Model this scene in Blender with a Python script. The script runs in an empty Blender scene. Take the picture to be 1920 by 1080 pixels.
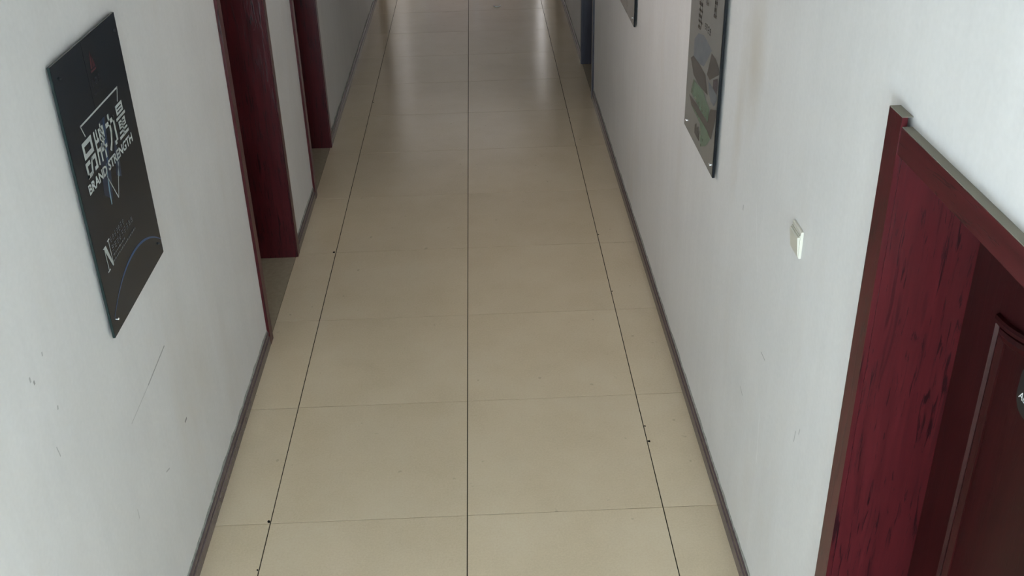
import bpy, bmesh, math, random
from mathutils import Matrix, Vector

# ------------------------------------------------------------------ camera
scene = bpy.context.scene
COL = scene.collection
cam_data = bpy.data.cameras.new('camera')
cam_data.sensor_width = 36.0
cam_data.lens = 36.797
cam_data.clip_start = 0.05
cam = bpy.data.objects.new('camera', cam_data)
COL.objects.link(cam)
R = (0.99909272, -0.03570478, -0.02321443)
U = (0.03769602, 0.48774585, 0.87217142)
F = (0.01981795, 0.87225521, -0.48864926)
P = (0.131901, -3.272796, 2.886569)
cam.matrix_world = Matrix(((R[0], U[0], -F[0], P[0]),
                           (R[1], U[1], -F[1], P[1]),
                           (R[2], U[2], -F[2], P[2]),
                           (0, 0, 0, 1)))
scene.camera = cam

# ------------------------------------------------------------------ sky, daylight, exposure
world = bpy.data.worlds.new('overcast_sky')
scene.world = world
world.use_nodes = True
world.node_tree.nodes['Background'].inputs[0].default_value = (0.80, 0.90, 1.0, 1)
world.node_tree.nodes['Background'].inputs[1].default_value = 1.0


def area_light(name, loc, rot, sx, sy, power, color):
    l = bpy.data.lights.new(name, 'AREA')
    l.shape = 'RECTANGLE'
    l.size = sx
    l.size_y = sy
    l.energy = power
    l.color = color
    o = bpy.data.objects.new(name, l)
    o.location = loc
    o.rotation_euler = rot
    COL.objects.link(o)
    return o


# daylight entering through the glazed front behind the camera, facing +y
area_light('daylight_front_glazing', (0.0, -9.08, 1.02), (math.radians(90), 0, 0),
           1.75, 1.9, 140, (0.66, 0.87, 1.0))
# added fill for the right wall, in an unseen left window, facing +x
area_light('added_side_fill', (-1.22, -6.2, 0.85), (math.radians(90), 0, math.radians(-90)),
           1.5, 1.5, 220, (0.72, 0.88, 1.0))
# added mid-corridor fill, set in an invented fanlight, facing +x
area_light('added_fanlight_fill', (-1.16, 1.90, 2.52), (math.radians(90), 0, math.radians(-90)),
           0.80, 0.40, 8, (1.0, 0.88, 0.82))
# added fill for the far walls, in an unseen right window, facing -x
area_light('added_far_fill', (1.28, 12.4, 1.6), (math.radians(90), 0, math.radians(90)),
           1.5, 1.5, 19, (1.0, 0.95, 0.93))

vs = scene.view_settings
vs.view_transform = 'Standard'
vs.look = 'None'
vs.gamma = 1.0
vs.use_curve_mapping = False
vs.exposure = 1.05
scene.cycles.max_bounces = 6
scene.cycles.glossy_bounces = 2
scene.cycles.use_light_tree = False
scene.cycles.caustics_reflective = False
scene.cycles.caustics_refractive = False

# ------------------------------------------------------------------ helpers
WX = 1.035            # wall planes at x = -WX and +WX
YB, YE = -9.0, 15.0   # back and end walls
CEIL = 3.0
T = 0.8


def srgb(r, g, b):
    def f(c):
        c /= 255.0
        return c / 12.92 if c <= 0.04045 else ((c + 0.055) / 1.055) ** 2.4
    return (f(r), f(g), f(b), 1.0)


def tag(o, label=None, cat=None, group=None, kind=None):
    if label:
        o['label'] = label
    if cat:
        o['category'] = cat
    if group:
        o['group'] = group
    if kind:
        o['kind'] = kind
    return o


def empty(name, loc):
    o = bpy.data.objects.new(name, None)
    o.empty_display_size = 0.1
    o.location = loc
    COL.objects.link(o)
    return o


def origin_of(parent):
    v = Vector((0, 0, 0))
    p = parent
    while p:
        v += p.location
        p = p.parent
    return v


def mesh_obj(name, verts, faces, mat, parent=None, smooth=False, origin=None):
    """verts in world coordinates"""
    base = origin_of(parent)
    org = Vector(origin) if origin else base.copy()
    me = bpy.data.meshes.new(name)
    me.from_pydata([tuple(Vector(v) - org) for v in verts], [], faces)
    bm = bmesh.new()
    bm.from_mesh(me)
    bmesh.ops.recalc_face_normals(bm, faces=bm.faces)
    bm.to_mesh(me)
    bm.free()
    if smooth:
        for p in me.polygons:
            p.use_smooth = True
    me.materials.append(mat)
    o = bpy.data.objects.new(name, me)
    COL.objects.link(o)
    o.parent = parent
    o.location = org - base
    return o


def box_vf(x0, x1, y0, y1, z0, z1, off=0):
    x0, x1 = sorted((x0, x1))
    y0, y1 = sorted((y0, y1))
    z0, z1 = sorted((z0, z1))
    v = [(x0, y0, z0), (x1, y0, z0), (x1, y1, z0), (x0, y1, z0),
         (x0, y0, z1), (x1, y0, z1), (x1, y1, z1), (x0, y1, z1)]
    f = [(0, 3, 2, 1), (4, 5, 6, 7), (0, 1, 5, 4), (1, 2, 6, 5), (2, 3, 7, 6), (3, 0, 4, 7)]
    return v, [tuple(i + off for i in q) for q in f]


def boxes(name, lst, mat, parent=None, bevel=0.0, origin=None):
    V, Fc = [], []
    for b in lst:
        v, f = box_vf(*b, off=len(V))
        V += v
        Fc += f
    o = mesh_obj(name, V, Fc, mat, parent, origin=origin)
    if bevel:
        bm = bmesh.new()
        bm.from_mesh(o.data)
        bmesh.ops.bevel(bm, geom=bm.edges[:], offset=bevel, segments=1, affect='EDGES', clamp_overlap=True)
        bm.to_mesh(o.data)
        bm.free()
    return o


def prism(name, profile, axis, a0, a1, mat, parent=None):
    """closed profile of (p, q) pairs extruded along an axis: 'z' -> (x,y), 'y' -> (x,z)"""
    n = len(profile)
    if axis == 'z':
        v = [(p, q, a0) for p, q in profile] + [(p, q, a1) for p, q in profile]
    else:
        v = [(p, a0, q) for p, q in profile] + [(p, a1, q) for p, q in profile]
    f = [tuple(range(n)), tuple(range(2 * n - 1, n - 1, -1))]
    f += [(i, (i + 1) % n, n + (i + 1) % n, n + i) for i in range(n)]
    return mesh_obj(name, v, f, mat, parent)


# ------------------------------------------------------------------ materials
def new_mat(name, color=(0.5, 0.5, 0.5, 1), rough=0.5, metallic=0.0, spec=0.5):
    m = bpy.data.materials.new(name)
    m.use_nodes = True
    b = m.node_tree.nodes['Principled BSDF']
    b.inputs['Base Color'].default_value = color
    b.inputs['Roughness'].default_value = rough
    b.inputs['Metallic'].default_value = metallic
    b.inputs['Specular IOR Level'].default_value = spec
    return m


class NT:
    def __init__(self, m):
        self.t = m.node_tree
        self.b = self.t.nodes['Principled BSDF']

    def node(self, kind, **kw):
        n = self.t.nodes.new(kind)
        for k, v in kw.items():
            setattr(n, k, v)
        return n

    def link(self, a, b):
        self.t.links.new(a, b)

    def coord(self, scale=(1, 1, 1), out='Object'):
        c = self.node('ShaderNodeTexCoord')
        mp = self.node('ShaderNodeMapping')
        mp.inputs['Scale'].default_value = scale
        self.link(c.outputs[out], mp.inputs['Vector'])
        return mp.outputs['Vector']

    def noise(self, vec, scale, detail=3, rough=0.5, dist=0.0):
        n = self.node('ShaderNodeTexNoise')
        n.inputs['Scale'].default_value = scale
        n.inputs['Detail'].default_value = detail
        n.inputs['Roughness'].default_value = rough
        n.inputs['Distortion'].default_value = dist
        self.link(vec, n.inputs['Vector'])
        return n.outputs['Fac']

    def ramp(self, fac, stops):
        r = self.node('ShaderNodeValToRGB')
        e = r.color_ramp.elements
        while len(e) < len(stops):
            e.new(0.5)
        for i, (p, c) in enumerate(stops):
            e[i].position = p
            e[i].color = c
        self.link(fac, r.inputs['Fac'])
        return r.outputs['Color']

    def math(self, op, a, b=None):
        n = self.node('ShaderNodeMath', operation=op)
        for i, s in enumerate((a, b)):
            if s is None:
                continue
            if isinstance(s, (int, float)):
                n.inputs[i].default_value = s
            else:
                self.link(s, n.inputs[i])
        return n.outputs[0]

    def mix(self, fac, a, b, mode='MIX'):
        n = self.node('ShaderNodeMix', data_type='RGBA', blend_type=mode)
        for s, k in ((fac, 0), (a, 6), (b, 7)):
            if isinstance(s, (int, float)):
                n.inputs[k].default_value = s
            elif isinstance(s, tuple):
                n.inputs[k].default_value = s
            else:
                self.link(s, n.inputs[k])
        return n.outputs[2]

    def bump(self, h, strength, dist):
        n = self.node('ShaderNodeBump')
        n.inputs['Strength'].default_value = strength
        n.inputs['Distance'].default_value = dist
        self.link(h, n.inputs['Height'])
        self.link(n.outputs[0], self.b.inputs['Normal'])


def g(v):
    return (v, v, v, 1)


def wall_paint(name, base, segs=(), stain=None):
    """matt white emulsion with roller mottling, faint vertical runs, scuffs and scratches at fixed (y, z) places"""
    m = new_mat(name, base, 0.62, spec=0.3)
    n = NT(m)
    v = n.coord()
    mott = n.noise(v, 2.2, 4, 0.6)
    runs = n.noise(n.coord((14, 14, 0.9)), 1.0, 3, 0.55)
    fine = n.noise(v, 60, 2)
    f = n.math('ADD', n.math('MULTIPLY', mott, 0.45), n.math('MULTIPLY', runs, 0.22))
    f = n.math('ADD', f, n.math('MULTIPLY', fine, 0.25))
    lo = tuple(c * 0.92 for c in base[:3]) + (1,)
    hi = tuple(min(1, c * 1.04) for c in base[:3]) + (1,)
    col = n.ramp(f, [(0.30, lo), (0.66, hi)])
    # faint tan water marks
    tan = n.ramp(n.noise(n.coord((2.0, 2.0, 0.7)), 1.3, 3, 0.6), [(0.55, g(0)), (0.8, g(0.35))])
    col = n.mix(tan, col, (base[0] * 0.86, base[1] * 0.80, base[2] * 0.72, 1))
    c = n.node('ShaderNodeTexCoord')
    sp = n.node('ShaderNodeSeparateXYZ')
    n.link(c.outputs['Object'], sp.inputs[0])
    Y, Z = sp.outputs[1], sp.outputs[2]
    if stain:
        for (sy, sz, ry, rz, a) in stain:
            dy = n.math('DIVIDE', n.math('SUBTRACT', Y, sy), ry)
            dz = n.math('DIVIDE', n.math('SUBTRACT', Z, sz), rz)
            d = n.math('SQRT', n.math('ADD', n.math('MULTIPLY', dy, dy), n.math('MULTIPLY', dz, dz)))
            d = n.math('ADD', d, n.math('MULTIPLY', n.math('SUBTRACT', mott, 0.5), 1.2))
            k = n.ramp(d, [(0.0, g(a)), (1.0, g(0))])
            col = n.mix(k, col, (base[0] * 0.74, base[1] * 0.66, base[2] * 0.54, 1))
    for (y0, z0, y1, z1, w, a, shade) in segs:
        L = math.hypot(y1 - y0, z1 - z0)
        dy, dz = (y1 - y0) / L, (z1 - z0) / L
        py = n.math('SUBTRACT', Y, y0)
        pz = n.math('SUBTRACT', Z, z0)
        t = n.math('ADD', n.math('MULTIPLY', py, dy), n.math('MULTIPLY', pz, dz))
        q = n.math('ABSOLUTE', n.math('SUBTRACT', n.math('MULTIPLY', py, dz), n.math('MULTIPLY', pz, dy)))
        k = n.math('MULTIPLY', n.math('GREATER_THAN', t, 0.0), n.math('LESS_THAN', t, L))
        k = n.math('MULTIPLY', k, n.math('LESS_THAN', q, w))
        k = n.math('MULTIPLY', k, a)
        col = n.mix(k, col, shade)
    n.link(col, n.b.inputs['Base Color'])
    return m


DK = (0.10, 0.10, 0.09, 1)
WH = (0.9, 0.9, 0.9, 1)
PAINT = (0.775, 0.762, 0.752, 1)
M = {}
M['wall_l'] = wall_paint('white_emulsion_left', PAINT, [
    (-0.089, 0.922, -0.312, 0.906, 0.003, 0.55, DK), (-0.312, 0.906, -0.517, 0.897, 0.002, 0.3, DK),
    (-1.048, 1.435, -1.047, 1.419, 0.004, 0.4, DK), (-1.032, 1.414, -1.031, 1.402, 0.004, 0.6, DK),
    (-0.948, 1.278, -0.952, 1.267, 0.004, 0.4, DK), (-0.022, 0.558, -0.049, 0.556, 0.005, 0.7, DK),
    (-0.331, 0.549, -0.295, 0.537, 0.003, 0.4, DK), (-0.951, 1.449, -0.952, 1.437, 0.003, 0.4, DK),
    (-1.016, 1.192, -1.008, 1.154, 0.002, 0.4, DK), (-0.632, 0.642, -0.634, 0.605, 0.003, 0.25, DK)],
    stain=[(0.25, 0.62, 0.25, 0.35, 0.25)])
M['wall_r'] = wall_paint('white_emulsion_right', PAINT, [
    (-0.322, 0.950, -0.374, 0.949, 0.002, 0.5, DK), (-0.115, 0.667, -0.155, 0.652, 0.002, 0.5, DK),
    (-0.755, 0.944, -0.749, 0.899, 0.003, 0.35, DK), (-0.789, 0.976, -0.782, 0.951, 0.003, 0.3, DK),
    (0.073, 1.314, 0.074, 1.293, 0.005, 0.35, DK), (-0.381, 0.737, -0.408, 0.544, 0.003, 0.5, WH),
    (-0.086, 1.395, -0.188, 1.164, 0.003, 0.25, WH)],
    stain=[(0.10, 1.84, 0.16, 0.30, 0.55), (0.24, 1.62, 0.08, 0.45, 0.35)])
M['wall_p'] = wall_paint('white_emulsion_plain', PAINT)
M['ceiling'] = wall_paint('white_ceiling_paint', (0.88, 0.87, 0.86, 1))


def floor_tile_mat():
    base = (0.725, 0.600, 0.425, 1)
    m = new_mat('cream_polished_porcelain', base, 0.09, spec=0.45)
    n = NT(m)
    v = n.coord()
    oi = n.node('ShaderNodeObjectInfo')
    off = n.node('ShaderNodeVectorMath', operation='SCALE')
    n.link(oi.outputs['Location'], off.inputs[0])
    off.inputs[3].default_value = 3.7
    add = n.node('ShaderNodeVectorMath', operation='ADD')
    n.link(v, add.inputs[0])
    n.link(off.outputs[0], add.inputs[1])
    vv = add.outputs[0]
    cloud = n.noise(vv, 3.0, 4, 0.6)
    speck = n.noise(vv, 120, 2, 0.7)
    f = n.math('ADD', n.math('MULTIPLY', cloud, 0.5), n.math('MULTIPLY', speck, 0.5))
    col = n.ramp(f, [(0.32, (0.660, 0.540, 0.370, 1)), (0.52, base), (0.70, (0.755, 0.645, 0.475, 1))])
    spot = n.ramp(n.noise(vv, 17, 2, 0.5), [(0.725, g(0)), (0.76, g(0.35))])
    col = n.mix(spot, col, (0.33, 0.27, 0.17, 1))
    val = n.math('ADD', n.math('MULTIPLY', oi.outputs['Random'], 0.05), 0.975)
    hsv = n.node('ShaderNodeHueSaturation')
    n.link(val, hsv.inputs['Value'])
    n.link(col, hsv.inputs['Color'])
    n.link(hsv.outputs[0], n.b.inputs['Base Color'])
    smear = n.noise(vv, 5.0, 5, 0.65)
    n.link(n.math('ADD', n.math('MULTIPLY', smear, 0.20), 0.06), n.b.inputs['Roughness'])
    return m


M['tile'] = floor_tile_mat()
M['grout'] = new_mat('dark_grout', (0.030, 0.024, 0.018, 1), 0.9, spec=0.1)


def stone(name, base, k=0.75, rough=0.25):
    m = new_mat(name, base, rough)
    n = NT(m)
    f = n.noise(n.coord(), 35, 4, 0.65)
    n.link(n.ramp(f, [(0.3, tuple(c * k for c in base[:3]) + (1,)),
                      (0.7, tuple(c * (2 - k) for c in base[:3]) + (1,))]), n.b.inputs['Base Color'])
    return m


M['skirting'] = stone('brown_grey_skirting', (0.125, 0.092, 0.096, 1), 0.8, 0.25)
M['top_strip'] = stone('mottled_grey_strip', (0.33, 0.33, 0.30, 1), 0.6, 0.85)
M['threshold'] = stone('beige_threshold_stone', (0.40, 0.34, 0.245, 1), 0.9, 0.12)


def wood(name, base, dark, vein=0.85, rough=0.3, horizontal=False, spec=0.32):
    m = new_mat(name, base, rough, spec=spec)
    n = NT(m)
    sc = (85, 7, 85) if horizontal else (85, 85, 6.5)
    sc2 = (75, 6, 75) if horizontal else (75, 75, 5.0)
    tone = n.noise(n.coord(sc), 0.45, 4, 0.6, 0.7)
    col = n.ramp(tone, [(0.25, tuple(c * 0.72 for c in base[:3]) + (1,)), (0.75, tuple(c * 1.2 for c in base[:3]) + (1,))])
    pores = n.noise(n.coord(sc), 1.0, 5, 0.62, 1.1)
    p2 = n.noise(n.coord(sc2), 0.6, 2, 0.5, 0.8)
    k = n.ramp(pores, [(0.575, g(0)), (0.63, g(vein))])
    k2 = n.ramp(p2, [(0.62, g(0)), (0.72, g(vein * 0.6))])
    kk = n.math('MAXIMUM', k, k2)
    n.link(n.mix(kk, col, dark), n.b.inputs['Base Color'])
    n.bump(kk, 0.15, 0.002)
    return m


RED = (0.068, 0.0088, 0.0115, 1)
M['wood_v'] = wood('red_mahogany_vertical_grain', RED, (0.010, 0.0025, 0.004, 1))
M['wood_h'] = wood('red_mahogany_cross_grain', RED, (0.010, 0.0025, 0.004, 1), horizontal=True)
M['wood_leaf'] = wood('red_mahogany_door_leaf', (0.030, 0.0045, 0.0048, 1), (0.012, 0.002, 0.003, 1), 0.3, 0.35, spec=0.16)
M['grey_wood'] = wood('charcoal_painted_frame', (0.052, 0.048, 0.062, 1), (0.020, 0.012, 0.014, 1), 0.3)
M['dust'] = new_mat('dusty_top_edge', (0.24, 0.22, 0.18, 1), 0.9, spec=0.1)
M['steel'] = new_mat('brushed_steel', (0.75, 0.75, 0.75, 1), 0.25, 1.0)
M['white_plastic'] = new_mat('white_switch_plastic', (0.66, 0.64, 0.56, 1), 0.35)
M['edge_black'] = new_mat('matt_black_board_edge', (0.010, 0.011, 0.013, 1), 0.5, spec=0.12)
M['black'] = new_mat('black_enamel', (0.012, 0.014, 0.015, 1), 0.3)
M['letter'] = new_mat('white_lettering', (0.80, 0.82, 0.82, 1), 0.5)
M['grit'] = new_mat('dark_joint_chip', (0.010, 0.009, 0.008, 1), 0.9, spec=0.1)
M['pale'] = new_mat('pale_fleck', (0.85, 0.84, 0.82, 1), 0.4)
M['alu'] = new_mat('silver_aluminium', (0.55, 0.56, 0.58, 1), 0.35, 0.9)
M['grey_door'] = new_mat('grey_steel_door', (0.62, 0.57, 0.59, 1), 0.4)

# ------------------------------------------------------------------ floor: grout bed and single tiles
floor = boxes('floor', [(-WX - 0.26, WX + 0.26, YB, YE, -0.12, -0.004)], M['grout'])
tag(floor, 'cream polished tile floor of the corridor with dark joints', 'floor', kind='structure')
GX, GY = 0.0042, 0.0036
cols = [(-WX, -T), (-T, 0.0), (0.0, T), (T, WX)]
tile_mesh = {}


def tile_me(w, l):
    key = (round(w, 4), round(l, 4))
    if key not in tile_mesh:
        bm = bmesh.new()
        c = 0.0004
        ring0 = [bm.verts.new((sx * w / 2, sy * l / 2, -0.0038)) for sx, sy in ((-1, -1), (1, -1), (1, 1), (-1, 1))]
        ring1 = [bm.verts.new((sx * w / 2, sy * l / 2, -c)) for sx, sy in ((-1, -1), (1, -1), (1, 1), (-1, 1))]
        ring2 = [bm.verts.new((sx * (w / 2 - c), sy * (l / 2 - c), 0)) for sx, sy in ((-1, -1), (1, -1), (1, 1), (-1, 1))]
        for a, b in ((ring0, ring1), (ring1, ring2)):
            for i in range(4):
                bm.faces.new((a[i], a[(i + 1) % 4], b[(i + 1) % 4], b[i]))
        bm.faces.new(ring2)
        bm.faces.new(ring0[::-1])
        me = bpy.data.meshes.new('floor_tile')
        bm.to_mesh(me)
        bm.free()
        me.materials.append(M['tile'])
        tile_mesh[key] = me
    return tile_mesh[key]


random.seed(4)
j0 = int(math.floor(YB / T))
for j in range(j0, int(math.ceil(YE / T))):
    ya, yb = max(j * T, YB), min((j + 1) * T, YE)
    for (xa, xb) in cols:
        gl = 0.0 if xa == -WX else GX / 2
        gr = 0.0 if xb == WX else GX / 2
        w = (xb - gr) - (xa + gl)
        l = yb - ya - GY
        o = bpy.data.objects.new('floor_tile', tile_me(w, l))
        COL.objects.link(o)
        o.parent = floor
        o.location = ((xa + gl + xb - gr) / 2, (ya + yb) / 2, random.uniform(-0.0003, 0.0002))
        o.rotation_euler = (random.uniform(-1, 1) * 0.0006, random.uniform(-1, 1) * 0.0006, 0)

# chipped corners and dirt caught in the joints
for (cx, cy, r) in [(-0.808, 0.012, 0.008), (-0.812, 2.405, 0.009), (0.808, 0.437, 0.008), (0.806, 0.55, 0.005),
                    (0.806, 2.513, 0.005), (-0.806, -0.26, 0.004), (0.806, 1.80, 0.005), (-0.79, 5.13, 0.006), (0.802, 4.6, 0.006)]:
    k = 7
    vv = [(cx, cy, 0.0035)]
    for i in range(k):
        a = i * 2 * math.pi / k
        rr = r * random.uniform(0.65, 1.1)
        vv.append((cx + rr * math.cos(a), cy + rr * 1.3 * math.sin(a), 0.0006))
    ff = [(0, 1 + i, 1 + (i + 1) % k) for i in range(k)] + [tuple(range(k, 0, -1))]
    mesh_obj('joint_chip', vv, ff, M['grit'], floor, origin=(cx, cy, 0))
# a curled pale mark on a far tile
vv, ff = [], []
for i in range(9):
    a = math.pi * (1.05 + 0.9 * i / 8)
    for (rr, z) in ((0.040, 0.001), (0.040, 0.010), (0.034, 0.010), (0.034, 0.001)):
        vv.append((0.311 + rr * math.cos(a), 8.175 + rr * 1.5 * math.sin(a), z))
for i in range(8):
    for q in range(4):
        ff.append((i * 4 + q, i * 4 + (q + 1) % 4, i * 4 + 4 + (q + 1) % 4, i * 4 + 4 + q))
ff += [(0, 1, 2, 3), (32, 33, 34, 35)]
fl = mesh_obj('pale_curl', vv, ff, M['pale'], None, origin=(0.311, 8.14, 0.001))
tag(fl, 'small curled white scrap on the far floor tiles', 'fleck')

# ------------------------------------------------------------------ walls, ceiling
# openings: (clear y0, clear y1, clear top)
DOORS = {
    'L1': (-1, 1.440, 2.362, 2.02), 'L2': (-1, 3.270, 4.135, 2.02), 'L3': (-1, 8.900, 9.760, 2.02),
    'R1': (1, -2.100, -1.205, 2.02), 'R2': (1, 5.080, 5.990, 2.02), 'R3': (1, 8.350, 9.160, 2.02)}
LIN = 0.026
WT = 0.26


def wall(name, s, opens, mat, label):
    lst = []
    y = YB - 0.2
    xa, xb = s * WX, s * (WX + WT)
    for (a, b, zb, zt) in sorted(opens):
        lst.append((xa, xb, y, a, -0.004, CEIL))
        if s < 0 and a < 1.9 < b:      # opening for the added fanlight over the nearest left door
            lst += [(xa, xb, a, 1.48, 2.30, 2.74), (xa, xb, 2.32, b, 2.30, 2.74), (xa, xb, a, b, zt, 2.30), (xa, xb, a, b, 2.74, CEIL)]
            y = b
            continue
        if zb > 0:
            lst.append((xa, xb, a, b, -0.004, zb))
        lst.append((xa, xb, a, b, zt, CEIL))
        y = b
    lst.append((xa, xb, y, YE + 0.2, -0.004, CEIL))
    return tag(boxes(name, lst, mat), label, 'wall', kind='structure')


wall('wall_left', -1, [(v[1] - LIN, v[2] + LIN, 0, v[3] + LIN) for v in DOORS.values() if v[0] < 0]
     + [(-7.0, -5.4, 0.05, 1.65)],
     M['wall_l'], 'scuffed white wall on the left with the dark poster')
wall('wall_right', 1, [(v[1] - LIN, v[2] + LIN, 0, v[3] + LIN) for v in DOORS.values() if v[0] > 0]
     + [(11.6, 13.2, 0.85, 2.35)], M['wall_r'], 'white wall on the right with the light switch')
tag(boxes('ceiling', [(-WX - WT, WX + WT, YB - 0.2, YE + 0.2, CEIL, CEIL + 0.1)], M['ceiling']),
    'plain white ceiling above the corridor', 'ceiling', kind='structure')
tag(boxes('wall_back', [(-WX, -0.9, YB - 0.2, YB, -0.004, CEIL), (0.9, WX, YB - 0.2, YB, -0.004, CEIL),
                        (-0.9, 0.9, YB - 0.2, YB, 2.05, CEIL), (-0.9, 0.9, YB - 0.2, YB, -0.004, 0.02)], M['wall_p']),
    'white wall behind the camera around the glazed front', 'wall', kind='structure')
tag(boxes('wall_end', [(-WX, -0.83, YE, YE + 0.2, -0.004, CEIL), (0.95, WX, YE, YE + 0.2, -0.004, CEIL),
                       (-0.83, 0.95, YE, YE + 0.2, 2.25, CEIL)], M['wall_p']),
    'white wall closing the far end of the corridor', 'wall', kind='structure')

# glazed front behind the camera (daylight comes in here)
w1 = tag(empty('window_1', (0, YB, 0.02)), 'glazed aluminium front behind the camera', 'window', kind='structure')
boxes('window_frame', [(-0.9, -0.85, YB - 0.05, YB, 0.02, 2.05), (0.85, 0.9, YB - 0.05, YB, 0.02, 2.05),
                       (-0.85, 0.85, YB - 0.05, YB, 0.02, 0.07), (-0.85, 0.85, YB - 0.05, YB, 2.00, 2.05)], M['alu'], w1)
boxes('mullion', [(-0.022, 0.022, YB - 0.05, YB, 0.07, 2.00)], M['alu'], w1)
w2 = tag(empty('added_window_2', (WX + 0.2, 12.4, 0.85)), 'unseen aluminium window added for light in the far part of the right wall', 'window', kind='structure')  # unseen window, added to hold the far fill light
boxes('window_frame', [(WX + .15, WX + .2, 11.6, 11.65, .85, 2.35), (WX + .15, WX + .2, 13.15, 13.2, .85, 2.35),
                       (WX + .15, WX + .2, 11.65, 13.15, .85, .9), (WX + .15, WX + .2, 11.65, 13.15, 2.3, 2.35)], M['alu'], w2)
w3 = tag(empty('added_window_3', (-WX - 0.2, -6.2, 0.05)), 'unseen aluminium window added for light in the left wall behind the camera', 'window', kind='structure')  # unseen window, added so the near right wall gets brighter
boxes('window_frame', [(-WX - .15, -WX - .1, -7.0, -6.95, .05, 1.65), (-WX - .15, -WX - .1, -5.45, -5.4, .05, 1.65),
                       (-WX - .15, -WX - .1, -6.95, -5.45, .05, .10), (-WX - .15, -WX - .1, -6.95, -5.45, 1.6, 1.65)], M['alu'], w3)
w4 = tag(empty('added_window_4', (-WX - 0.1, 1.90, 2.30)), 'unseen fanlight window added for light above the nearest left doorway', 'window', kind='structure')  # invented fanlight, added to brighten the middle of the corridor
boxes('window_frame', [(-WX - .11, -WX - .07, 1.48, 1.51, 2.30, 2.74), (-WX - .11, -WX - .07, 2.29, 2.32, 2.30, 2.74),
                       (-WX - .11, -WX - .07, 1.51, 2.29, 2.30, 2.33), (-WX - .11, -WX - .07, 1.51, 2.29, 2.71, 2.74)], M['alu'], w4)
# grey double door in the end wall
de = tag(empty('door_7', (0.06, YE, 0)), 'grey double door in the far end wall', 'door', kind='structure')
boxes('door_leaf', [(-0.79, 0.055, YE + 0.03, YE + 0.08, 0.005, 2.2)], M['grey_door'], de, 0.004)
boxes('door_leaf', [(0.065, 0.91, YE + 0.03, YE + 0.08, 0.005, 2.2)], M['grey_door'], de, 0.004)
boxes('door_frame', [(-0.83, -0.795, YE, YE + 0.1, 0, 2.25), (0.915, 0.95, YE, YE + 0.1, 0, 2.25),
                     (-0.795, 0.915, YE, YE + 0.1, 2.205, 2.25)], M['alu'], de)

# ------------------------------------------------------------------ doors in the side walls
def sweep_ring(name, path, prof, s, xface, mat, parent):
    """closed moulding on a door leaf: path of (y, z), profile of (inward offset, height towards the corridor)"""
    n = len(path)
    area = sum(path[i][0] * path[(i + 1) % n][1] - path[(i + 1) % n][0] * path[i][1] for i in range(n))
    sg = 1 if area > 0 else -1
    V, Fc = [], []
    m = len(prof)
    for i in range(n):
        p0, p1, p2 = Vector(path[i - 1]), Vector(path[i]), Vector(path[(i + 1) % n])
        d1, d2 = (p1 - p0).normalized(), (p2 - p1).normalized()
        n1 = Vector((-d1.y, d1.x)) * sg
        n2 = Vector((-d2.y, d2.x)) * sg
        b = (n1 + n2)
        b = b / max(0.2, b.dot(n1)) if b.length > 1e-6 else n1
        for (o, h) in prof:
            q = p1 + b * o
            V.append((xface - s * h, q.x, q.y))
    for i in range(n):
        k = (i + 1) % n
        for a in range(m - 1):
            Fc.append((i * m + a, k * m + a, k * m + a + 1, i * m + a + 1))
    return mesh_obj(name, V, Fc, mat, parent)


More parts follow.
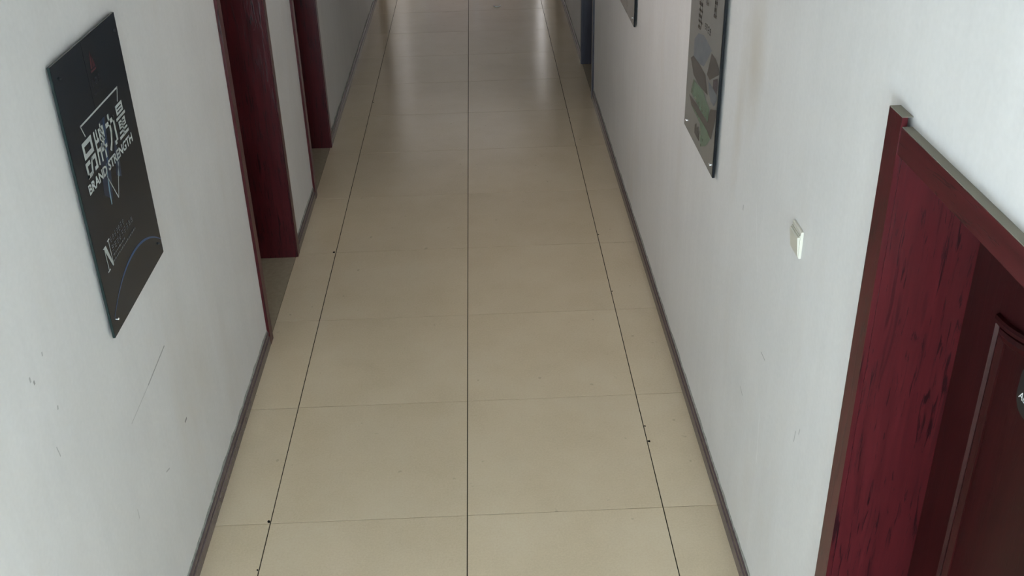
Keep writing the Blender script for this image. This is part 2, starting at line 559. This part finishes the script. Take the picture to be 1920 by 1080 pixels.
def make_door(name, key, label, ct, cw, depth, mv, mh, ml, dusty=False, detail=False):
    s, y0, y1, zt = DOORS[key]
    X = lambda d: s * (WX + d)
    root = tag(empty(name, (X(0), (y0 + y1) / 2, 0)), label, 'door', kind='structure')
    post_top = zt + 0.083
    head_top = zt + 0.062
    lip = 0.012 if ct > 0.02 else 0.006
    for (ye, dr) in ((y1, 1), (y0, -1)):
        prof = [(X(-ct), ye), (X(-lip), ye), (X(-lip), ye + dr * (LIN + 0.001)), (X(-0.0002), ye + dr * (LIN + 0.001)),
                (X(-0.0002), ye + dr * cw), (X(-ct), ye + dr * cw)]
        post = prism('casing_post', prof, 'z', 0.0005, post_top, mv, root)
        if dusty:
            boxes('dusty_top', [(X(-ct), X(-0.0005), ye + dr * 0.001, ye + dr * cw, post_top, post_top + 0.0012)], M['dust'], post)
        boxes('jamb', [(X(-lip + 0.0003), X(depth + 0.04), ye - dr * 0.003, ye + dr * (LIN - 0.0005), 0.0005, zt + 0.02)], mv, root)
    head = boxes('casing_head', [(X(-ct + 0.002), X(-0.0002), y0 + 0.0004, y1 - 0.0004, zt, head_top)], mh, root, 0.0012)
    if dusty:
        boxes('dusty_top', [(X(-ct + 0.003), X(-0.0005), y0 + 0.001, y1 - 0.001, head_top, head_top + 0.0012)], M['dust'], head)
    boxes('jamb_head', [(X(0.0005), X(depth + 0.04), y0 + 0.0035, y1 - 0.0035, zt, zt + 0.02)], mh, root)
    boxes('threshold', [(X(0.0015), X(depth + 0.09), y0 + 0.0035, y1 - 0.0035, -0.0035, 0.0003)], M['threshold'], root)
    leaf = boxes('door_leaf', [(X(depth), X(depth + 0.038), y0 + 0.0045, y1 - 0.0045, 0.006, zt - 0.002)], ml, root, 0.001)
    xf = X(depth)
    ya, yb = y0 + 0.150, y1 - 0.150
    prof = [(0, 0.0), (0.002, 0.009), (0.008, 0.013), (0.016, 0.013), (0.020, 0.006), (0.022, 0.002),
            (0.024, 0.007), (0.034, 0.010), (0.046, 0.006), (0.050, 0.004), (0.0505, 0.0)]
    arch = []
    N = 18
    for i in range(N + 1):
        t = i / N
        arch.append((yb + (ya - yb) * t, 1.705 + 0.055 * (1 - math.cos(2 * math.pi * t)) / 2))
    sweep_ring('panel_moulding', [(ya, 0.86), (yb, 0.86)] + arch, prof, s, xf, ml, leaf)
    sweep_ring('panel_moulding', [(ya, 0.16), (yb, 0.16), (yb, 0.70), (ya, 0.70)], prof, s, xf, ml, leaf)
    # lever handle near the side nearest the camera
    yh = y0 + 0.06
    hd = boxes('handle_plate', [(xf - s * 0.009, xf - s * 0.0004, yh - 0.022, yh + 0.022, 0.92, 1.14)], M['steel'], leaf, 0.003)
    boxes('lever', [(xf - s * 0.05, xf - s * 0.0095, yh - 0.008, yh + 0.008, 1.05, 1.066),
                    (xf - s * 0.05, xf - s * 0.036, yh + 0.008, yh + 0.12, 1.05, 1.066)], M['steel'], hd, 0.002)
    return root, leaf


make_door('door_1', 'L1', 'nearest dark red wooden doorway in the left wall', 0.014, 0.062, 0.215, M['wood_v'], M['wood_h'], M['wood_leaf'])
make_door('door_2', 'L2', 'second dark red wooden doorway along the left wall', 0.014, 0.062, 0.215, M['wood_v'], M['wood_h'], M['wood_leaf'])
make_door('door_3', 'L3', 'farthest dark red wooden doorway in the left wall', 0.014, 0.062, 0.215, M['wood_v'], M['wood_h'], M['wood_leaf'])
d4, leaf4 = make_door('door_4', 'R1', 'red wooden door with moulded panel at the lower right corner', 0.025, 0.075, 0.198,
                      M['wood_v'], M['wood_h'], M['wood_leaf'], dusty=True)
make_door('door_5', 'R2', 'dark grey doorway in the right wall beyond the picture boards', 0.014, 0.062, 0.16, M['grey_wood'], M['grey_wood'], M['grey_wood'])
make_door('door_6', 'R3', 'farthest dark grey doorway in the right wall', 0.014, 0.062, 0.16, M['grey_wood'], M['grey_wood'], M['grey_wood'])

# ------------------------------------------------------------------ skirting, one piece per tile length
def skirting(name, s, spans, label):
    root = tag(empty(name, (s * WX, 0, 0)), label, 'baseboard', kind='structure')
    X = lambda d: s * (WX - d)
    prof = [(0.0004, 0.0004), (0.013, 0.0004), (0.013, 0.046), (0.0115, 0.049), (0.006, 0.050), (0.006, 0.055),
            (0.0095, 0.057), (0.0095, 0.072), (0.006, 0.077), (0.0004, 0.077)]
    for (a, b) in spans:
        cuts = [a] + [k * T for k in range(-20, 25) if a + 0.03 < k * T < b - 0.03] + [b]
        for p, q in zip(cuts, cuts[1:]):
            prism('skirting_tile', [(X(d), z + random.uniform(0, 0.0006)) for d, z in prof], 'y', p + 0.0007, q - 0.0007, M['skirting'], root)
        # uneven grey strip along the top edge
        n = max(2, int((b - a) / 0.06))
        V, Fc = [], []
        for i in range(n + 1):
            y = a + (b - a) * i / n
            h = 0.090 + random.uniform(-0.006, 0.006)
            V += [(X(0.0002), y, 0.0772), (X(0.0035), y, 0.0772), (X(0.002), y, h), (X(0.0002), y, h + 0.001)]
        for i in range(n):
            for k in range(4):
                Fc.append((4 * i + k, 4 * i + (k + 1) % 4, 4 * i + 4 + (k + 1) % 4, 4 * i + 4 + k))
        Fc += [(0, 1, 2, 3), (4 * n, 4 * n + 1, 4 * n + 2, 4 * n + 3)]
        mesh_obj('grey_strip', V, Fc, M['top_strip'], root)
    return root


CWL, CWR = 0.0625, 0.0755
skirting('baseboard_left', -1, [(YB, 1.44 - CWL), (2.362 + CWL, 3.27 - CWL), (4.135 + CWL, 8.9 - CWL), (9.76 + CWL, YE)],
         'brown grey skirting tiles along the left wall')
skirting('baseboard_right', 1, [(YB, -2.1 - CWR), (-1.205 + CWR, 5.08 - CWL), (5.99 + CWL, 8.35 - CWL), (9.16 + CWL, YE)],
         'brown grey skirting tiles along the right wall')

# ------------------------------------------------------------------ wall boards
class Board:
    """u runs left to right as the viewer faces the wall, v upwards from the board's lower edge"""

    def __init__(self, name, s, yl, z0, w, h, gap, thick, edge_mat, label, cat, group=None):
        self.s, self.yl, self.z0, self.w, self.h = s, yl, z0, w, h
        self.dir = 1 if s < 0 else -1
        self.face = gap + thick
        ym = yl + self.dir * w / 2
        self.root = tag(empty(name, (s * (WX - gap), ym, z0)), label, cat, group)
        self.panel = boxes('panel', [(s * (WX - gap), s * (WX - self.face), yl, yl + self.dir * w, z0, z0 + h)],
                           edge_mat, self.root, 0.0008)
        self.gap = gap

    def pt(self, u, v, lift):
        return (self.s * (WX - self.face - lift), self.yl + self.dir * u, self.z0 + v)

    def polys(self, name, polys, mat, lift=0.0003, parent=None):
        V, Fc = [], []
        for p in polys:
            Fc.append(tuple(range(len(V), len(V) + len(p))))
            V += [self.pt(u, v, lift) for u, v in p]
        return mesh_obj(name, V, Fc, mat, parent or self.panel)

    def rects(self, name, rects, mat, lift=0.0003):
        return self.polys(name, [[(a, c), (b, c), (b, d), (a, d)] for a, b, c, d in rects], mat, lift)

    def screw(self, u, v, r=0.009, mat=None):
        V, Fc = [], []
        n = 12
        for k, (rr, l) in enumerate(((r, 0.0005), (r, 0.004), (r * 0.7, 0.006))):
            for i in range(n):
                a = 2 * math.pi * i / n
                V.append(self.pt(u + rr * math.cos(a), v + rr * math.sin(a), l))
        for k in range(2):
            for i in range(n):
                Fc.append((k * n + i, k * n + (i + 1) % n, k * n + n + (i + 1) % n, k * n + n + i))
        Fc += [tuple(range(n)), tuple(range(2 * n, 3 * n))]
        o = mesh_obj('screw_cap', V, Fc, mat or M['steel'], self.root)
        # spacer between board and wall
        V, Fc = [], []
        for l in (-self.face + 0.0005, -self.face + self.gap - 0.0005):
            for i in range(n):
                a = 2 * math.pi * i / n
                V.append(self.pt(u + r * 0.7 * math.cos(a), v + r * 0.7 * math.sin(a), l))
        Fc = [(i, (i + 1) % n, n + (i + 1) % n, n + i) for i in range(n)] + [tuple(range(n)), tuple(range(n, 2 * n))]
        mesh_obj('spacer', V, Fc, M['steel'], o)

    def text(self, name, string, u0, v0, width, cap, mat, lift=0.0006, bold=0.0):
        cu = bpy.data.curves.new('tmp_text', 'FONT')
        cu.body = string
        cu.size = 1.0
        cu.offset = bold
        cu.resolution_u = 3
        ob = bpy.data.objects.new('tmp_text', cu)
        COL.objects.link(ob)
        dg = bpy.context.evaluated_depsgraph_get()
        me = bpy.data.meshes.new_from_object(ob.evaluated_get(dg))
        bpy.data.objects.remove(ob)
        xs = [v.co.x for v in me.vertices]
        ys = [v.co.y for v in me.vertices]
        x0, x1, y0, y1 = min(xs), max(xs), min(ys), max(ys)
        V = [self.pt(u0 + (v.co.x - x0) / (x1 - x0) * width, v0 + (v.co.y - y0) / (y1 - y0) * cap, lift) for v in me.vertices]
        Fc = [tuple(p.vertices) for p in me.polygons]
        bpy.data.meshes.remove(me)
        return mesh_obj(name, V, Fc, mat, self.panel)


def print_mat(name, c, rough=0.3, vary=0.0, scale=20, spec=0.45):
    m = new_mat(name, c, rough, spec=spec)
    if vary:
        n = NT(m)
        f = n.noise(n.coord(), scale, 4, 0.65)
        n.link(n.ramp(f, [(0.3, tuple(k * (1 - vary) for k in c[:3]) + (1,)),
                          (0.7, tuple(min(1, k * (1 + vary)) for k in c[:3]) + (1,))]), n.b.inputs['Base Color'])
    return m


PM = {
    'navy': print_mat('poster_black_navy', (0.014, 0.020, 0.028, 1), 0.2, 0.25, 4, 0.32),
    'ribbon': print_mat('poster_ribbon', (0.017, 0.021, 0.026, 1), 0.16),
    'white': print_mat('poster_white_ink', (0.50, 0.54, 0.52, 1), 0.3),
    'dim': print_mat('poster_grey_ink', (0.13, 0.14, 0.14, 1), 0.3),
    'faint': print_mat('poster_faint_ink', (0.032, 0.038, 0.045, 1), 0.3),
    'red': print_mat('poster_dark_red_ink', (0.060, 0.010, 0.018, 1), 0.3),
    'blue': print_mat('poster_blue_ink', (0.030, 0.085, 0.20, 1), 0.3),
    'blue2': print_mat('poster_deep_blue_ink', (0.013, 0.026, 0.055, 1), 0.3),
    'streak': print_mat('poster_light_streak', (0.20, 0.33, 0.40, 1), 0.3),
    'edge': new_mat('dark_acrylic_edge', (0.010, 0.022, 0.022, 1), 0.12),
}

# --- the dark poster on the left wall
pb = Board('wall_poster', -1, -0.520, 1.221, 0.578, 0.846, 0.008, 0.008, PM['edge'],
           'black glass poster reading BRAND STRENGTH on the left wall', 'poster')
pb.rects('print_ground', [(0.002, 0.576, 0.002, 0.844)], PM['navy'], 0.0003)
pb.rects('print_ribbon', [(0.250, 0.352, 0.640, 0.842)], PM['ribbon'], 0.0006)
# glow of the light streaks: deep blue lozenges behind the lettering
pb.polys('print_glow', [[(0.17, 0.40), (0.23, 0.36), (0.27, 0.46), (0.31, 0.60), (0.25, 0.60), (0.20, 0.50)],
                        [(0.30, 0.41), (0.34, 0.39), (0.36, 0.46), (0.345, 0.52)]], PM['blue2'], 0.0006)


def stroke(p, q, w):
    d = Vector((q[0] - p[0], q[1] - p[1])).normalized()
    nx, ny = -d.y * w / 2, d.x * w / 2
    return [(p[0] + nx, p[1] + ny), (p[0] - nx, p[1] - ny), (q[0] - nx, q[1] - ny), (q[0] + nx, q[1] + ny)]


tri = [stroke((0.109, 0.639), (0.466, 0.639), 0.0058), stroke((0.109, 0.641), (0.130, 0.602), 0.0050),
       stroke((0.466, 0.641), (0.441, 0.600), 0.0050), stroke((0.222, 0.440), (0.277, 0.345), 0.0045),
       stroke((0.338, 0.440), (0.277, 0.345), 0.0045)]
pb.polys('print_bracket', tri[:3], PM['white'], 0.0009)
pb.polys('print_chevron', tri[3:], PM['white'], 0.0009)


def glyph(rects, u, v, w, h):
    return [[(u + a * w, v + c * h) for a, c in poly] for poly in rects]


def rc(a, b, c, d):
    return [(a, c), (b, c), (b, d), (a, d)]


G_PIN = [rc(.06, .22, .52, 1.0), rc(.78, .94, .52, 1.0), rc(.22, .78, .86, 1.0), rc(.22, .78, .52, .66),
         rc(.0, .15, .0, .44), rc(.15, .42, .32, .44), rc(.0, .42, -.02, .10), [(.36, .0), (.50, .0), (.66, .44), (.52, .44)],
         rc(.56, 1.0, .33, .45), rc(.86, 1.0, .0, .33), rc(.70, .86, .0, .11)]
G_PAI = [rc(.02, .13, .40, .98), [(.02, .40), (.13, .40), (.08, -.02), (-.03, .02)], rc(.13, .40, .60, .70), rc(.24, .34, .70, .98),
         rc(.13, .40, .34, .44), rc(.29, .40, .0, .34),
         rc(.48, .58, .50, .92), rc(.86, .96, .50, .92), rc(.58, .86, .83, .92), rc(.58, .86, .66, .74), rc(.48, .96, .48, .57),
         rc(.67, .77, .50, 1.02), rc(.44, 1.0, .24, .35), rc(.68, .80, -.02, .48), [(.55, .50), (.64, .50), (.52, .36), (.44, .36)]]
G_LI = [rc(.06, .94, .70, .84), rc(.80, .95, .08, .84), rc(.62, .80, .0, .13), rc(.38, .53, .46, 1.02),
        [(.38, .48), (.53, .48), (.36, .18), (.16, -.02), (.02, .06), (.24, .24)]]
G_LIANG = [rc(.14, .26, .70, 1.0), rc(.74, .86, .70, 1.0), rc(.26, .74, .91, 1.0), rc(.26, .74, .81, .87), rc(.26, .74, .70, .77),
           rc(.0, 1.0, .56, .65), rc(.14, .26, .26, .51), rc(.74, .86, .26, .51), rc(.26, .74, .44, .51), rc(.26, .74, .35, .40),
           rc(.26, .74, .26, .31), rc(.44, .56, .0, .51), rc(.08, .92, .13, .20), rc(.0, 1.0, -.02, .07)]
cw = 0.092
chars = []
for k, G in enumerate((G_PIN, G_PAI, G_LI, G_LIANG)):
    chars += glyph(G, 0.082 + k * 0.105, 0.490, cw, 0.104)
pb.polys('print_title', chars, PM['white'], 0.0012)
pb.text('print_subtitle', 'BRAND STRENGTH', 0.064, 0.445, 0.440, 0.031, PM['white'], 0.0012, bold=0.03)
# light streaks
pb.polys('print_streak', [[(0.206, 0.352), (0.214, 0.352), (0.222, 0.40), (0.240, 0.475), (0.236, 0.475), (0.212, 0.40)]], PM['streak'], 0.0009)
pb.polys('print_streak', [[(0.318, 0.398), (0.323, 0.398), (0.338, 0.455), (0.336, 0.455)]], PM['streak'], 0.0009)
pb.polys('print_streak', [[(0.246, 0.47), (0.256, 0.47), (0.296, 0.60), (0.290, 0.60)]], PM['blue'], 0.0009)
# large serif N
NW = [[(0.061, 0.272), (0.088, 0.272), (0.118, 0.198), (0.118, 0.192), (0.110, 0.192), (0.070, 0.266)],
      stroke((0.073, 0.268), (0.073, 0.196), 0.0042), rc(0.062, 0.085, 0.192, 0.1965),
      stroke((0.1165, 0.196), (0.1165, 0.274), 0.0042), rc(0.106, 0.127, 0.2735, 0.278)]
pb.polys('print_initial', NW, PM['white'], 0.0012)
# two rows of characters and two rows of small print, too small to read
random.seed(11)


def unreadable_row(u0, u1, v0, h, pitch):
    out = []
    u = u0
    while u < u1 - pitch * 0.5:
        w = pitch * 0.80
        for k in range(3):
            vv = v0 + h * (k + random.uniform(0, .35)) / 3
            a = random.uniform(0, .3)
            out.append(rc(u + a * w, u + (a + random.uniform(.45, .7)) * w, vv, vv + h * 0.13))
        for k in range(2):
            uu = u + w * (k + random.uniform(.1, .6)) / 2
            b = random.uniform(0, .4)
            out.append(rc(uu, uu + w * 0.13, v0 + b * h, v0 + h * min(1, b + random.uniform(.4, .7))))
        u += pitch
    return out


pb.polys('print_slogan', unreadable_row(0.130, 0.276, 0.258, 0.021, 0.0210), PM['dim'], 0.0012)
pb.polys('print_slogan', unreadable_row(0.130, 0.352, 0.229, 0.023, 0.0250), PM['dim'], 0.0012)
sm = []
for (a, b, v) in ((0.130, 0.250, 0.2145), (0.122, 0.356, 0.1985)):
    u = a
    while u < b:
        w = random.uniform(0.007, 0.016)
        sm.append(rc(u, min(b, u + w), v, v + 0.0065))
        u += w + 0.0045
pb.polys('print_small_text', sm, PM['dim'], 0.0012)
# blue arc of a planet rim
c0, r0 = (0.300, -0.318), 0.460
arc = []
AN = 28
for i in range(AN):
    ts = []
    for t in (i / AN, (i + 1) / AN):
        a = math.radians(126 - t * 72)
        wdt = 0.0012 + 0.0036 * math.sin(math.pi * t)
        ts.append(((c0[0] + (r0 - wdt) * math.cos(a), c0[1] + (r0 - wdt) * math.sin(a)),
                   (c0[0] + (r0 + wdt) * math.cos(a), c0[1] + (r0 + wdt) * math.sin(a))))
    quad = [ts[0][0], ts[0][1], ts[1][1], ts[1][0]]
    if all(0.004 < u < 0.574 and v > 0.004 for u, v in quad):
        arc.append(quad)
pb.polys('print_arc', arc, PM['blue'], 0.0009)
# logo on the ribbon: dark red mark and three faint characters
pb.polys('print_logo', [[(0.283, 0.752), (0.300, 0.800), (0.305, 0.800), (0.298, 0.752)], [(0.303, 0.752), (0.309, 0.790), (0.326, 0.752)],
                        rc(0.280, 0.328, 0.742, 0.748)], PM['red'], 0.0009)
pb.polys('print_logo_text', unreadable_row(0.268, 0.345, 0.700, 0.026, 0.026) + unreadable_row(0.268, 0.345, 0.678, 0.010, 0.011),
         PM['faint'], 0.0009)
for (u, v) in ((0.050, 0.800), (0.543, 0.797), (0.048, 0.040), (0.540, 0.052)):
    pb.screw(u, v, 0.0042, M['black'] if v > 0.05 else M['steel'])

# --- the landscape board on the right wall
LM = {
    'paper': print_mat('board_pale_grey_print', (0.235, 0.230, 0.215, 1), 0.2, 0.06, 3),
    'hill': print_mat('board_slate_blue_hill', (0.150, 0.170, 0.190, 1), 0.2, 0.12, 14),
    'brown': print_mat('board_brown_ink', (0.085, 0.078, 0.074, 1), 0.2, 0.35, 26),
    'green': print_mat('board_green_slope', (0.130, 0.195, 0.135, 1), 0.2, 0.15, 14),
    'purple': print_mat('board_purple_ink', (0.075, 0.065, 0.085, 1), 0.2, 0.2, 20),
    'ink': print_mat('board_dark_title_ink', (0.060, 0.055, 0.052, 1), 0.2),
    'redink': print_mat('board_red_seal', (0.22, 0.13, 0.11, 1), 0.2),
}
rb = Board('picture_board', 1, 1.110, 1.235, 0.613, 0.846, 0.010, 0.010, M['edge_black'],
           'glass board with faded green and blue landscape print, nearest the switch', 'picture board', 'picture boards on the right wall')
rb.rects('print_ground', [(0.003, 0.604, 0.003, 0.843)], LM['paper'], 0.0003)
clip = lambda l: [(min(u, 0.602), v) for u, v in l]
rb.polys('print_hill', [clip([(0.118, 0.341), (0.117, 0.415), (0.185, 0.456), (0.289, 0.477), (0.376, 0.472), (0.452, 0.462),
                         (0.404, 0.421), (0.328, 0.361), (0.244, 0.346)])], LM['hill'], 0.0006)
rb.polys('print_rock', [clip([(0.065, 0.318), (0.117, 0.343), (0.256, 0.345), (0.368, 0.34), (0.432, 0.278), (0.338, 0.269), (0.25, 0.262), (0.142, 0.268)]),
                        clip([(0.455, 0.453), (0.535, 0.452), (0.589, 0.436), (0.602, 0.413), (0.581, 0.404), (0.522, 0.377), (0.451, 0.345), (0.397, 0.35)])],
         LM['brown'], 0.0009)
rb.polys('print_slope', [clip([(0.147, 0.252), (0.109, 0.183), (0.312, 0.177), (0.467, 0.176), (0.488, 0.239), (0.421, 0.248), (0.349, 0.268), (0.251, 0.258)]),
                         clip([(0.125, 0.134), (0.331, 0.121), (0.361, 0.033), (0.459, 0.073), (0.535, 0.13), (0.478, 0.144), (0.324, 0.142), (0.185, 0.138)])],
         LM['green'], 0.0015)
rb.polys('print_cliff', [clip([(0.433, 0.335), (0.516, 0.335), (0.587, 0.331), (0.602, 0.318), (0.557, 0.274), (0.496, 0.274), (0.445, 0.3)])], LM['hill'], 0.0012)
rb.polys('print_cliff', [clip([(0.515, 0.366), (0.585, 0.393), (0.600, 0.373), (0.587, 0.331), (0.516, 0.335)])], LM['purple'], 0.0015)
rb.polys('print_rock', [clip([(0.078, 0.163), (0.244, 0.173), (0.38, 0.176), (0.466, 0.18), (0.506, 0.245), (0.600, 0.275), (0.598, 0.236), (0.575, 0.194),
                         (0.545, 0.134), (0.435, 0.142), (0.282, 0.131), (0.138, 0.131)])], LM['brown'], 0.0012)
rb.polys('print_village', [rc(0.235 + 0.02 * i, 0.246 + 0.02 * i, 0.045, 0.085 + 0.012 * (i % 2)) for i in range(5)], LM['brown'], 0.0015)
# brush-written title columns (cut off by the top of the picture, not legible)
for (u0, u1, v0, v1) in ((0.165, 0.255, 0.475, 0.80), (0.435, 0.500, 0.590, 0.80), (0.285, 0.340, 0.60, 0.80)):
    tt = []
    v = v0
    while v < v1:
        h = random.uniform(0.008, 0.014)
        a = random.uniform(0, 0.35) * (u1 - u0)
        b = random.uniform(0.55, 1.0) * (u1 - u0)
        tt.append([(u0 + a, v), (u0 + b, v + 0.004), (u0 + b, v + h + 0.004), (u0 + a, v + h)])
        v += h + random.uniform(0.006, 0.016)
    for k in range(2):
        u = u0 + (u1 - u0) * (0.28 + 0.4 * k)
        tt.append([(u, v0 + 0.01), (u + 0.008, v0 + 0.01), (u + 0.010, v1 - 0.02), (u + 0.002, v1 - 0.02)])
    rb.polys('print_title', tt, LM['ink'], 0.0009)
rb.polys('print_caption', unreadable_row(0.300, 0.415, 0.505, 0.032, 0.030), LM['brown'], 0.0009)
for (u, v) in ((0.050, 0.034), (0.563, 0.036), (0.050, 0.812), (0.563, 0.812)):
    rb.screw(u, v, 0.0075)

# --- the second board farther along the right wall
rb2 = Board('picture_board', 1, 3.350, 1.222, 0.613, 0.846, 0.010, 0.010, M['edge_black'],
            'glass picture board farther along, close to the dark grey doorway', 'picture board', 'picture boards on the right wall')
rb2.rects('print_ground', [(0.003, 0.604, 0.003, 0.843)], LM['paper'], 0.0003)
rb2.polys('print_slope', [[(0.03, 0.02), (0.20, 0.10), (0.42, 0.16), (0.56, 0.22), (0.56, 0.34), (0.30, 0.30), (0.03, 0.22)]], LM['brown'], 0.0006)
rb2.polys('print_hill', [[(0.03, 0.26), (0.30, 0.33), (0.56, 0.38), (0.58, 0.46), (0.34, 0.52), (0.10, 0.44)]], LM['hill'], 0.0009)
for (u, v) in ((0.050, 0.036), (0.545, 0.036), (0.050, 0.812), (0.545, 0.812)):
    rb2.screw(u, v, 0.0075)

# ------------------------------------------------------------------ light switch
sw_y0, sw_y1, sw_z0, sw_z1 = -0.605, -0.518, 1.452, 1.538
sw = tag(empty('light_switch', (WX, (sw_y0 + sw_y1) / 2, sw_z0)), 'white rocker light switch on the right wall', 'light switch')
prism('plate', [(WX - 0.0003, sw_z0), (WX - 0.006, sw_z0), (WX - 0.0085, sw_z0 + 0.004), (WX - 0.0085, sw_z1 - 0.004), (WX - 0.006, sw_z1), (WX - 0.0003, sw_z1)],
      'y', sw_y0, sw_y1, M['white_plastic'], sw)
prism('rocker', [(WX - 0.0086, sw_z0 + 0.004), (WX - 0.0095, sw_z0 + 0.004), (WX - 0.0165, sw_z1 - 0.021), (WX - 0.0150, sw_z1 - 0.018), (WX - 0.0086, sw_z1 - 0.018)],
      'y', sw_y0 + 0.004, sw_y1 - 0.004, M['white_plastic'], sw)
prism('top_ridge', [(WX - 0.0086, sw_z1 - 0.0165), (WX - 0.0112, sw_z1 - 0.0165), (WX - 0.0112, sw_z1 - 0.013), (WX - 0.0086, sw_z1 - 0.013)],
      'y', sw_y0 + 0.004, sw_y1 - 0.004, M['white_plastic'], sw)

# ------------------------------------------------------------------ black name plate on the near right door
px = WX + 0.198
pl = tag(empty('door_plate', (px, -1.65, 1.578)), 'black rounded plate with white script on the red door at the right edge', 'door plate')
ring = []
y_l, y_r, z_b, z_t, rad = -1.521, -1.780, 1.578, 1.695, 0.040
for (cy, cz, a0) in ((y_l - rad, z_b + rad, -90), (y_l - rad, z_t - rad, 0), (y_r + rad, z_t - rad, 90), (y_r + rad, z_b + rad, 180)):
    for i in range(6):
        a = math.radians(a0 + 90 * i / 5)
        ring.append((cy + rad * math.cos(a), cz + rad * math.sin(a)))
V = [(px - 0.0145, y, z) for y, z in ring] + [(px - 0.020, y, z) for y, z in ring]
n = len(ring)
mesh_obj('plate', V, [tuple(range(n)), tuple(range(2 * n - 1, n - 1, -1))] + [(i, (i + 1) % n, n + (i + 1) % n, n + i) for i in range(n)], M['black'], pl)
mesh_obj('backing_pad', [(px - 0.0002 - 0.0140 * k, y, z) for k in (0, 1) for y, z in ((-1.58, 1.61), (-1.72, 1.61), (-1.72, 1.66), (-1.58, 1.66))],
         [(0, 1, 2, 3), (7, 6, 5, 4), (0, 1, 5, 4), (1, 2, 6, 5), (2, 3, 7, 6), (3, 0, 4, 7)], M['black'], pl)
cu = bpy.data.curves.new('tmp_text', 'FONT')
cu.body = 'Aus'
cu.shear = 0.25
cu.offset = 0.01
cu.resolution_u = 3
ob = bpy.data.objects.new('tmp_text', cu)
COL.objects.link(ob)
me = bpy.data.meshes.new_from_object(ob.evaluated_get(bpy.context.evaluated_depsgraph_get()))
bpy.data.objects.remove(ob)
xs = [v.co.x for v in me.vertices]
V = [(px - 0.0204, -1.531 - (v.co.x - min(xs)) * 0.024, 1.609 + v.co.y * 0.024) for v in me.vertices]
Fc = [tuple(p.vertices) for p in me.polygons]
bpy.data.meshes.remove(me)
mesh_obj('lettering', V, Fc, M['letter'], pl)
# small red knob just above the plate's far corner
V, Fc = [], []
for (rr, h) in ((0.010, 0.0005), (0.011, 0.006), (0.007, 0.011)):
    for i in range(10):
        a = 2 * math.pi * i / 10
        V.append((px - h, -1.522 + rr * math.cos(a), 1.712 + rr * math.sin(a)))
for k in range(2):
    for i in range(10):
        Fc.append((k * 10 + i, k * 10 + (i + 1) % 10, k * 10 + 10 + (i + 1) % 10, k * 10 + 10 + i))
Fc += [tuple(range(10)), tuple(range(20, 30))]
kb = mesh_obj('knob', V, Fc, M['wood_v'], leaf4)
kb['label'] = 'small round red knob'
